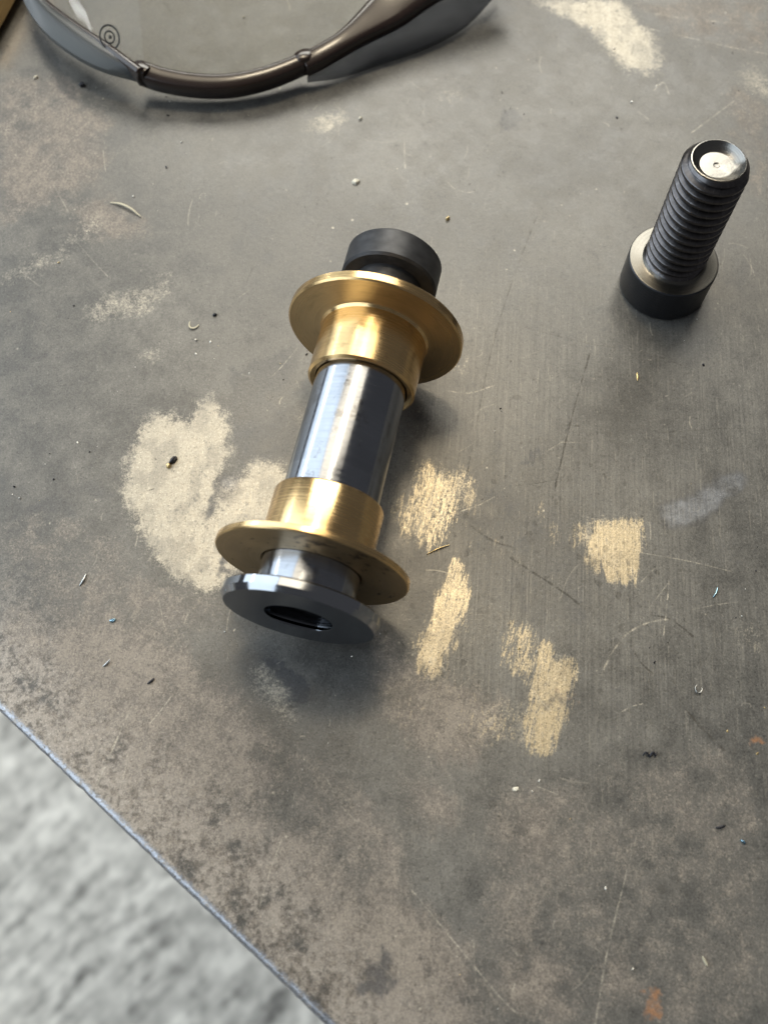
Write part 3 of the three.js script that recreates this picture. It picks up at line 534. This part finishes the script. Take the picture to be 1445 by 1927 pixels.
// ---------------------------------------------------------------- the pivot pin with its two flanged bushings and end screw
{
  const pin = thing('pivot_pin', [-11.88, 0, -79.66], -0.2249);
  tag(pin, 'steel pivot pin with two flanged brass bushings and black end screw lying on bench', 'pivot pin');
  const put = (name, g, m, parent = pin) => { g.translate(0, parent === pin ? 21.24 : 0, 0); return mesh(name, g, m, parent); };
  // shaft with the short shoulder in front
  put('shaft', turned([[0.01, -24.6], [10.72, -24.6], [10.72, -15.5], [10.8, -15.2], [10.8, 44.8], [0.01, 44.8]].map(([r, a]) => [r, a])), steel);
  // head: rim, chamfer, face, hex socket
  const body = new Brush(mergeVertices(turned([[0.01, -24.4], [16.7, -24.4], [17.04, -24.75], [17.04, -26.35], [16.2, -27.6], [0.01, -27.6]], 192, 0.2)));
  const cone = new Brush(new THREE.CylinderGeometry(7.4, 5.7, 1.5, 96).rotateX(Math.PI / 2).translate(0, 0, 27.6 - 0.7));
  const hex = new Brush(new THREE.CylinderGeometry(6.95, 6.95, 12, 6).rotateX(Math.PI / 2).rotateZ(0.42).translate(0, 0, 27.9 - 6 + 1.6));
  const ev = new Evaluator(); ev.useGroups = false;
  for (const b of [body, cone, hex]) b.updateMatrixWorld();
  let cut = ev.evaluate(ev.evaluate(body, cone, SUBTRACTION), hex, SUBTRACTION).geometry;
  // the chamfered rim takes a brighter steel, the face a darker one: split by radius
  const flat = cut.index ? cut.toNonIndexed() : cut, P = flat.attributes.position, N = flat.attributes.normal, U = flat.attributes.uv;
  const parts = { rim: [], face: [], socket: [] };
  for (let i = 0; i < P.count; i += 3) {
    let r = 0, z = 0; for (let k = 0; k < 3; k++) { r = Math.max(r, Math.hypot(P.getX(i + k), P.getY(i + k))); z += P.getZ(i + k) / 3; }
    const rim = z < 27.59 && r > 10, inside = !rim && r < 7.3 && z < 27.595;
    parts[rim ? 'rim' : inside ? 'socket' : 'face'].push(i);
  }
  const pick = (list) => { const p = [], n = [], u = []; for (const i of list) for (let k = 0; k < 3; k++) { p.push(P.getX(i + k), P.getY(i + k), P.getZ(i + k)); n.push(N.getX(i + k), N.getY(i + k), N.getZ(i + k)); u.push(Math.atan2(P.getY(i + k), P.getX(i + k)) / 6.2832, Math.hypot(P.getX(i + k), P.getY(i + k))); } const g = new THREE.BufferGeometry(); g.setAttribute('position', new THREE.Float32BufferAttribute(p, 3)); g.setAttribute('normal', new THREE.Float32BufferAttribute(n, 3)); g.setAttribute('uv', new THREE.Float32BufferAttribute(u, 2)); return g; };
  const rimSteel = new THREE.MeshStandardMaterial({ map: null, color: lin(0.42, 0.435, 0.46), metalness: 1, roughness: 0.2, roughnessMap: marks(1 / 5) });
  const head = put('pin_head', pick(parts.rim), rimSteel);
  mesh('head_face', pick(parts.face).translate(0, 21.24, 0), darkSteel, head);
  const socket = pick(parts.socket);
  const floor = new THREE.CylinderGeometry(7, 7, 0.4, 6).rotateX(Math.PI / 2).rotateZ(0.42).translate(0, 0, 22.4).toNonIndexed();
  mesh('hex_socket', mergeGeometries([socket, floor]).translate(0, 21.24, 0), new THREE.MeshStandardMaterial({ color: lin(0.46, 0.46, 0.49), metalness: 1, roughness: 0.6, roughnessMap: speckle, bumpMap: speckle, bumpScale: 0.00002 }), head);
  // front bushing: flange against the shoulder, sleeve behind it
  const bushing = (label) => { const b = new THREE.Group(); b.name = 'flanged_bushing'; b.position.y = 21.24 * MM; pin.add(b); b.userData.label = label; return b; };
  const front = bushing('front brass bushing beside the pin head');
  mesh('sleeve', turned([[12.34, -15], [12.36, -1.0], [12.1, -0.5], [11.0, -0.48], [10.85, -1.2], [10.85, -15]]), brass, front);
  mesh('flange', turned([[12.3, -14.79], [13.2, -14.9], [20.9, -14.95], [21.24, -15.15], [21.24, -16.2], [20.95, -16.53]]), brass, front);
  mesh('flange_face', turned([[20.95, -16.53], [11.2, -16.55], [10.9, -16.1]]), dullShadedBrass, front);
  const rear = bushing('rear brass bushing beside the black screw');
  mesh('sleeve', turned([[10.85, 44], [10.85, 30.4], [11.05, 29.9], [12.15, 29.5], [12.78, 30.0], [12.8, 43.2], [13.3, 43.9]]), brass, rear);
  mesh('flange', turned([[20.85, 44.12], [21.24, 44.5], [21.24, 46.2], [20.9, 46.56], [8, 46.56]]), brass, rear);
  mesh('flange_face', turned([[13.25, 43.85], [14.0, 44.08], [20.85, 44.12]]), cleanBrass, rear);
  // black cap screw in the far end
  const screw = new THREE.Group(); screw.name = 'cap_screw'; screw.position.y = 21.24 * MM; screw.userData.label = 'black cap screw at the far end'; pin.add(screw);
  mesh('screw_neck', turned([[8.4, 46.5], [8.4, 59.4]]), black, screw);
  mesh('screw_head', turned([[8, 59.3], [11.4, 59.35], [11.96, 59.9], [11.96, 66.8], [11.0, 67.76], [6.4, 67.76], [5.9, 67.2], [5.9, 63], [0.01, 63]]), black, screw);
}

// ---------------------------------------------------------------- the loose bolt standing on its head
{
  const bolt = thing('socket_head_bolt', [76.96, 0, -153.4], 0.7);
  tag(bolt, 'dark steel socket head bolt standing upright on its head with threads bare', 'bolt');
  const up = (g) => g.rotateX(Math.PI / 2);                            // turned() bodies lie along -z: stand them up
  const headMap = texture(256, 256, (x, y) => { const v = 0.042 * (1 + 0.5 * fbm(x * 0.05, y * 0.05, 4)) + 0.05 * smooth(0.36, 0.6, fbm(x * 0.1 + 20, y * 0.1, 4)); return [toSRGB(v * 0.95), toSRGB(v), toSRGB(v * 1.14)]; }, { srgb: true });
  const blued = new THREE.MeshPhysicalMaterial({ map: headMap, metalness: 0.7, roughness: 0.38, bumpMap: speckle, bumpScale: 0.00001 });
  const worn = new THREE.MeshPhysicalMaterial({ map: tint([0.17, 0.163, 0.145], 0.3, 0.6, [0.08, 0.075, 0.07], 1, 2), metalness: 1, roughness: 0.5, roughnessMap: speckle });
  mesh('head', up(turned([[6.2, 4], [6.2, 0.2], [6.6, 0], [11.0, 0], [11.45, 0.35], [11.76, 1.1], [11.76, 10.75], [11.5, 11.08]])), blued, bolt);
  mesh('bearing_face', up(turned([[11.5, 11.08], [11.2, 11.14], [8.8, 11.12], [8.3, 11.3], [7.9, 11.9]])), worn, bolt);
  // helical thread
  const pitch = 2.42, y0 = 11.6, y1 = 45.3, major = 8.0, minor = 6.6, around = 144, per = 18, total = Math.round((y1 - y0) / pitch * per), pos = [], idx = [], uv = [];
  for (let i = 0; i <= total; i++) for (let j = 0; j <= around; j++) {
    const y = lerp(y0, y1, i / total), a = (j / around) * 2 * Math.PI, f = (((y - y0) / pitch + j / around) % 1 + 1) % 1;
    const tooth = clamp((1 - Math.abs(2 * f - 1)) * 1.5 - 0.08);
    let r = lerp(minor, major, tooth * smooth(y0 + 0.2, y0 + 2.2, y));
    r = Math.min(r, 6.25 + (y1 - y) * 0.95 + 0.15) + 0.012 * noise(a * 5, y * 1.2);
    if (y < y0 + 1.2) r = Math.max(r, 7.0 + 0.9 * (1 - (y - y0) / 1.2) ** 2);
    pos.push(Math.cos(a) * r, y, -Math.sin(a) * r); uv.push(j / around * 4, i / total * 2);
  }
  for (let i = 0; i < total; i++) for (let j = 0; j < around; j++) { const a = i * (around + 1) + j, b = a + 1, c = a + around + 1, d = c + 1; idx.push(a, b, c, b, d, c); }
  const tg = new THREE.BufferGeometry(); tg.setAttribute('position', new THREE.Float32BufferAttribute(pos, 3)); tg.setAttribute('uv', new THREE.Float32BufferAttribute(uv, 2)); tg.setIndex(idx); tg.computeVertexNormals();
  const threadMap = texture(256, 256, (x, y) => { const v = 0.12 * (1 + 0.3 * fbm(x * 0.07, y * 0.07, 4)) + 0.05 * smooth(0.32, 0.55, fbm(x * 0.12 + 60, y * 0.1, 3)); return [toSRGB(v * 1.04), toSRGB(v * 0.98), toSRGB(v * 0.98)]; }, { srgb: true });
  mesh('threaded_shank', tg, new THREE.MeshPhysicalMaterial({ map: threadMap, metalness: 1, roughness: 0.3, bumpMap: speckle, bumpScale: 0.000004 }), bolt);
  const tip = new THREE.MeshPhysicalMaterial({ map: tint([0.27, 0.26, 0.24], 0.5, 0.5, [0.1, 0.09, 0.085], 1, 3), metalness: 1, roughness: 0.36, roughnessMap: speckle, bumpMap: speckle, bumpScale: 0.000012 });
  mesh('dished_tip', up(turned([[6.42, 45.2], [6.3, 45.62], [6.05, 45.66], [5.7, 45.3], [5.0, 44.65], [3.9, 44.1], [3.6, 44.12], [0.8, 44.07], [0.5, 43.92], [0.01, 43.9]], 128, 0.35)), tip, bolt);
}

// ---------------------------------------------------------------- safety glasses at the far edge of the view
{
  const G = thing('safety_glasses', [-50, 0, -240]);
  tag(G, 'clear wraparound safety glasses with brown rim lying at the far end of the bench', 'safety glasses');
  const L = (list) => list.map(([x, y, z]) => [x + 50, y, z + 240]);
  const frame = new THREE.MeshPhysicalMaterial({ color: lin(0.024, 0.0145, 0.011), roughness: 0.24, clearcoat: 0.3, clearcoatRoughness: 0.1, bumpMap: speckle, bumpScale: 0.00001 });
  const pane = new THREE.MeshPhysicalMaterial({ color: lin(0.9, 0.895, 0.875), transmission: 1, thickness: 0, roughness: 0.03, ior: 1.4, specularIntensity: 0.25 });
  const frost = new THREE.MeshPhysicalMaterial({ color: lin(0.3, 0.32, 0.325), transmission: 0.85, thickness: 0, roughness: 0.28, specularIntensity: 0.6 });
  const smoke = new THREE.MeshPhysicalMaterial({ color: lin(0.42, 0.43, 0.45), transmission: 0.95, thickness: 0, roughness: 0.08, specularIntensity: 0.6 });
  mesh('rim', sweep(L([[-72.5, 7, -227.6], [-66, 6, -225.7], [-56, 5.2, -224.2], [-46, 5, -224.2], [-36, 5.2, -226.6], [-29, 5.6, -229.5], [-24, 6, -232]]), (t) => 6.2 - 1.2 * t, () => 7, 60, 16, () => 0.35), frame, G);
  mesh('rim_side', sweep(L([[-71.2, 8.6, -224], [-76.5, 9, -228.6], [-81.8, 9, -233.6], [-92.2, 9, -242.4], [-101.6, 9, -251.1], [-107.5, 9, -257.6], [-111, 9, -263.2], [-118, 9, -280]]), () => 2.9, () => 5.6, 50, 12), frame, G);
  mesh('temple_arm', sweep(L([[-23.5, 6, -231.6], [-19.5, 6.8, -233.3], [-12.5, 8, -237.5], [-5, 9, -243.8], [2, 10, -250], [10, 12, -256.5], [22, 14, -263.5], [40, 16, -272]]), (t) => 6 + 8 * smooth(0.25, 0.7, t), () => 6, 60, 16, () => 0.3), frame, G);
  const clip = (x, y, z, turn, l, w, h) => { const b = sweep([[-l / 2, 0, 0], [-l / 6, 0.25, 0], [l / 6, 0.25, 0], [l / 2, 0, 0]], (t) => w * (0.75 + 0.25 * Math.sin(Math.PI * t)), () => h, 16, 12).rotateY(turn).translate(x + 50, y, z + 240); mesh('lens_clip', b, frame, G); };
  clip(-71.6, 7.4, -226.4, -0.62, 4.2, 5.2, 6.4); clip(-23.4, 6.2, -232.2, 0.5, 3.4, 5.4, 7);
  mesh('side_shield', sheet(L([[-71.2, 7, -223.9], [-86, 8.5, -228.4], [-100.4, 9, -239.8], [-108.6, 9, -251], [-116, 9, -267]]), L([[-71.6, 9, -224.6], [-81.8, 10.4, -234], [-92, 10.8, -242.8], [-101.5, 10.8, -251.5], [-111, 10.8, -268]]), 1.6, 1.2), frost, G);
  mesh('lower_lens', sheet(L([[-22.8, 1.6, -230.3], [-12.6, 1.6, -232.2], [0.5, 1.8, -237.8], [13.8, 2, -243.8], [26.5, 2.4, -252.8], [38, 3, -268]]), L([[-21.5, 4.5, -232.6], [-12, 7, -236.6], [-3.5, 8, -243], [5.5, 9, -250.5], [16, 11, -258.5], [30, 12, -270]]), 1.6, 0.8), smoke, G);
  const lens = mesh('clear_lens', sheet(L([[-100, 10.5, -250.4], [-92, 10.2, -242.8], [-82, 10, -233.9], [-72, 8, -226.6], [-59, 6.6, -224.8], [-46, 6.2, -224.9], [-34, 6.8, -227.6], [-23, 7.4, -232.6], [-12, 9, -239.5], [-4.5, 10.6, -249]]), L([[-103, 50, -300], [-94, 55, -300], [-86, 58, -300], [-76, 61, -300], [-61, 63, -300], [-47, 64, -300], [-33, 63, -300], [-21, 61, -300], [-10, 57, -300], [-2, 50, -300]]), 1.8, 0.4), pane, G);
  const ink = new THREE.MeshStandardMaterial({ color: lin(0.025, 0.026, 0.028), roughness: 0.6 });
  const oval = (r, w) => new THREE.TorusGeometry(r, w / 2, 8, 40).scale(0.84, 1, 0.35);
  const mk = mergeGeometries([oval(3.3, 0.6), oval(1.65, 0.55), new THREE.SphereGeometry(0.55, 12, 8).scale(0.9, 1, 0.3).translate(0.2, 0, 0)]).rotateX(-Math.PI / 2 + 0.65).rotateY(0.2).translate(-31, 13.1, 4.7);
  mesh('printed_mark', mk, ink, lens);
}
{
  const rod = thing('brass_bar', [-123.5, 0, -262], -0.21);
  tag(rod, 'small bright brass bar end at the far left beside the glasses', 'brass bar');
  const g = new THREE.CylinderGeometry(5.2, 5.2, 60, 6, 1).rotateX(Math.PI / 2).rotateZ(0.26).translate(0, 4.6, -14).toNonIndexed(); g.computeVertexNormals();
  mesh('hexagonal_bar', g, brass, rod);
}

// ---------------------------------------------------------------- chips, shavings and grains
{
  const silver = new THREE.MeshStandardMaterial({ color: lin(0.5, 0.5, 0.48), metalness: 1, roughness: 0.35 });
  const gold = new THREE.MeshStandardMaterial({ color: lin(0.82, 0.62, 0.3), metalness: 1, roughness: 0.3 });
  const blue = new THREE.MeshPhysicalMaterial({ color: lin(0.3, 0.46, 0.55), metalness: 1, roughness: 0.25 });
  const inky = new THREE.MeshStandardMaterial({ color: lin(0.03, 0.03, 0.036), metalness: 0.4, roughness: 0.4 });
  const chalk = new THREE.MeshStandardMaterial({ color: lin(0.72, 0.68, 0.56), roughness: 0.8 });
  const straw = new THREE.MeshStandardMaterial({ color: lin(0.5, 0.46, 0.34), roughness: 0.6, metalness: 0.3 });
  const chipGroup = 'metal chips scattered on the bench';
  const flake = (l, w, h) => {                                        // an irregular broken flake
    const n = 7, ring = Array.from({ length: n }, (_, k) => { const a = (k / n) * 6.2832; return [Math.cos(a) * l / 2 * (0.7 + 0.45 * rnd()), Math.sin(a) * w / 2 * (0.7 + 0.45 * rnd())]; });
    const rows = [0, 0.35, 0.8, 1].map((t) => ring.map(([x, z]) => V(x * (t === 1 ? 0.35 : 1 - 0.25 * t), h * t + (t > 0.3 ? 0.25 * h * (rnd() - 0.5) : 0), z * (t === 1 ? 0.35 : 1 - 0.25 * t))));
    const g = grid(rows, true, true).toNonIndexed(); g.computeVertexNormals(); return g;
  };
  const strand = (pts, w, h) => sweep(pts, (t) => w * (0.35 + 0.65 * Math.sin(Math.PI * clamp(t * 0.94 + 0.03))), (t) => h * (0.4 + 0.6 * Math.sin(Math.PI * clamp(t * 0.94 + 0.03))), 26, 8);
  const curl = (r, turns, w) => strand(Array.from({ length: 14 }, (_, k) => { const a = k / 13 * turns * 6.2832; return [Math.cos(a) * r * (1 - 0.02 * k), 0.25 + k * 0.04, Math.sin(a) * r * (0.7 + 0.03 * k)]; }), w, 0.25);
  const chip = (name, g, m, x, z, turn, label, category) => { const o = mesh(name, g.scale(0.82, 0.82, 0.82), m); o.position.set(x * MM, 0.02 * MM, z * MM); o.rotation.y = turn; return tag(o, label, category, chipGroup); };
  const two = thing('metal_chip', [-52.9, 0.02, -100.4], 0.95);
  mesh('chip_body', flake(3.1, 1.5, 1.1), inky, two); mesh('chip_end', flake(1.5, 1.5, 0.9).translate(-1.9, 0.02, 0.1), gold, two);
  tag(two, 'dark metal chip with one bright end on the large pale worn patch', 'metal chip', chipGroup);
  chip('metal_chip', flake(2.3, 1.2, 0.7), blue, -63.5, -58.8, 0.3, 'blue glinting metal chip to the left below the pin head', 'metal chip');
  chip('metal_sliver', strand([[-1.3, 0.35, 0], [0, 0.5, 0.1], [1.4, 0.8, 0]], 0.5, 0.5), silver, -63.6, -48.6, 0.75, 'short bright silver sliver near the lower left bench edge', 'metal sliver');
  chip('metal_sliver', strand([[-3.7, 0.2, 0], [0, 0.45, -0.15], [3.7, 0.3, 0.1]], 0.35, 0.4), gold, 13, -76, 0.42, 'thin golden needle just right of the front brass flange', 'metal sliver');
  chip('metal_sliver', strand([[-1.5, 0.2, 0], [0, 0.35, 0.05], [1.5, 0.25, 0]], 0.6, 0.45), gold, 66.6, -124.1, 1.5, 'short golden splinter below the standing bolt', 'metal sliver');
  chip('paint_flake', flake(2.2, 1.3, 0.4), chalk, 28.1, -20.5, 0.4, 'small cream flake alone in the lower middle of the bench', 'flake');
  chip('metal_shaving', strand([[-6.2, 0.3, -2.6], [-2.6, 0.8, -1.7], [1.5, 1.0, 0.6], [5.2, 0.4, 3.8]], 0.8, 0.4), straw, -73.4, -181.6, 0, 'long bent pale shaving on the upper left of the bench', 'shaving');
  chip('metal_sliver', strand([[-1.6, 0.2, 0], [0, 0.4, 0.25], [1.7, 0.3, 0]], 0.55, 0.4), blue, 78, -64.7, 1.05, 'pale blue sliver near the right side below the round smear', 'metal sliver');
  chip('metal_shaving', curl(1.1, 0.8, 0.35), silver, 70.7, -41.8, 0.5, 'curled silver shaving near the right side of the bench', 'shaving');
  chip('metal_shaving', strand([[-2, 0.3, 0], [-1.1, 0.8, -0.6], [-0.2, 0.3, 0.4], [0.7, 0.9, -0.4], [1.3, 0.4, 0.5], [2, 0.4, -0.5]], 0.6, 0.5), inky, 58, -27.6, 0.1, 'dark twisted shaving in the lower right of the bench', 'shaving');
  chip('metal_sliver', strand([[-1.4, 0.25, 0], [0, 0.4, 0.1], [1.2, 0.3, 0]], 0.7, 0.5), inky, 71.2, -12.6, 0.2, 'black splinter at the lower right beside a bluish chip', 'metal sliver');
  chip('metal_chip', flake(1.9, 0.9, 0.6), blue, 75.5, -9.4, -0.7, 'dull bluish chip at the lower right beside a black splinter', 'metal chip');
  chip('metal_sliver', flake(2.6, 0.9, 0.5), straw, 64, 13, -1.15, 'straw coloured splinter near the bottom right corner', 'metal sliver');
  chip('metal_chip', flake(3.2, 2.6, 1.1), chalk, -7.6, -191, 0.2, 'pale lump behind the black end screw', 'metal chip');
  chip('metal_grain', flake(1.7, 1.4, 1.2), gold, 18.7, -177, 0.3, 'yellow grain to the right of the black end screw', 'grain');
  chip('metal_grain', flake(1.6, 1.3, 1.0), chalk, -6.4, -215.8, 1, 'cream grain just in front of the glasses', 'grain');
  chip('metal_shaving', curl(1.7, 0.6, 0.6), straw, -51.1, -141.3, 0.1, 'pale curled shaving left of the rear brass flange', 'shaving');
  chip('metal_grain', flake(1.7, 1.3, 0.8), inky, -45.5, -144.5, 0.4, 'black crumb left of the rear brass flange', 'grain');
  chip('metal_sliver', strand([[-1.2, 0.2, 0], [0, 0.4, 0.1], [1.2, 0.3, 0]], 0.6, 0.45), inky, -53.1, -44.5, 0.7, 'dark splinter under the pin near the lower left edge', 'metal sliver');
  chip('metal_sliver', strand([[-1.9, 0.2, 0], [0, 0.5, 0.2], [1.9, 0.3, -0.1]], 0.6, 0.45), silver, -71.6, -68.8, 1.15, 'bright sliver left of the large pale worn patch', 'metal sliver');
  chip('metal_grain', flake(3.2, 2.2, 1.3), inky, -92.5, -230.5, -0.2, 'black lump in the shadow beside the glasses', 'grain');
  chip('metal_grain', flake(2.6, 1.1, 0.8), chalk, -107.5, -234, 0.9, 'cream crumb at the upper left by the glasses', 'grain');
  // dust of filings, too many to count
  const n = 170, dust = new THREE.InstancedMesh(new THREE.IcosahedronGeometry(1, 0).scale(MM, MM, MM), new THREE.MeshStandardMaterial({ color: 0xffffff, metalness: 0.5, roughness: 0.35 }), n), m = new THREE.Matrix4(), q = new THREE.Quaternion(), c = new THREE.Color();
  let px = 0, pz = -60;
  for (let i = 0; i < n; i++) {
    let x, z; do { if (i % 3 && i) { x = px + (rnd() - 0.5) * 16; z = pz + (rnd() - 0.5) * 16; } else { x = px = lerp(-125, 125, rnd()); z = pz = lerp(-265, 28, rnd()); } } while (0.6396 * (x + 86.4) - 0.769 * (z + 37.7) < 4);
    const s = 0.1 + 0.3 * rnd() ** 2.6;
    m.compose(V(x * MM, s * 0.3 * MM, z * MM), q.setFromEuler(new THREE.Euler(rnd() * 6, rnd() * 6, rnd() * 6)), V(s * (1 + rnd()), s * 0.6, s));
    dust.setMatrixAt(i, m);
    const k = rnd(); dust.setColorAt(i, k < 0.5 ? c.setRGB(0.75, 0.72, 0.64) : k < 0.62 ? c.setRGB(0.75, 0.55, 0.25) : c.setRGB(0.03, 0.03, 0.035));
  }
  dust.name = 'metal_filings'; dust.castShadow = dust.receiveShadow = true; scene.add(dust);
  tag(dust, 'fine metal filings and dust scattered over the bench top', 'filings', null, 'stuff');
}

renderer.render(scene, camera);
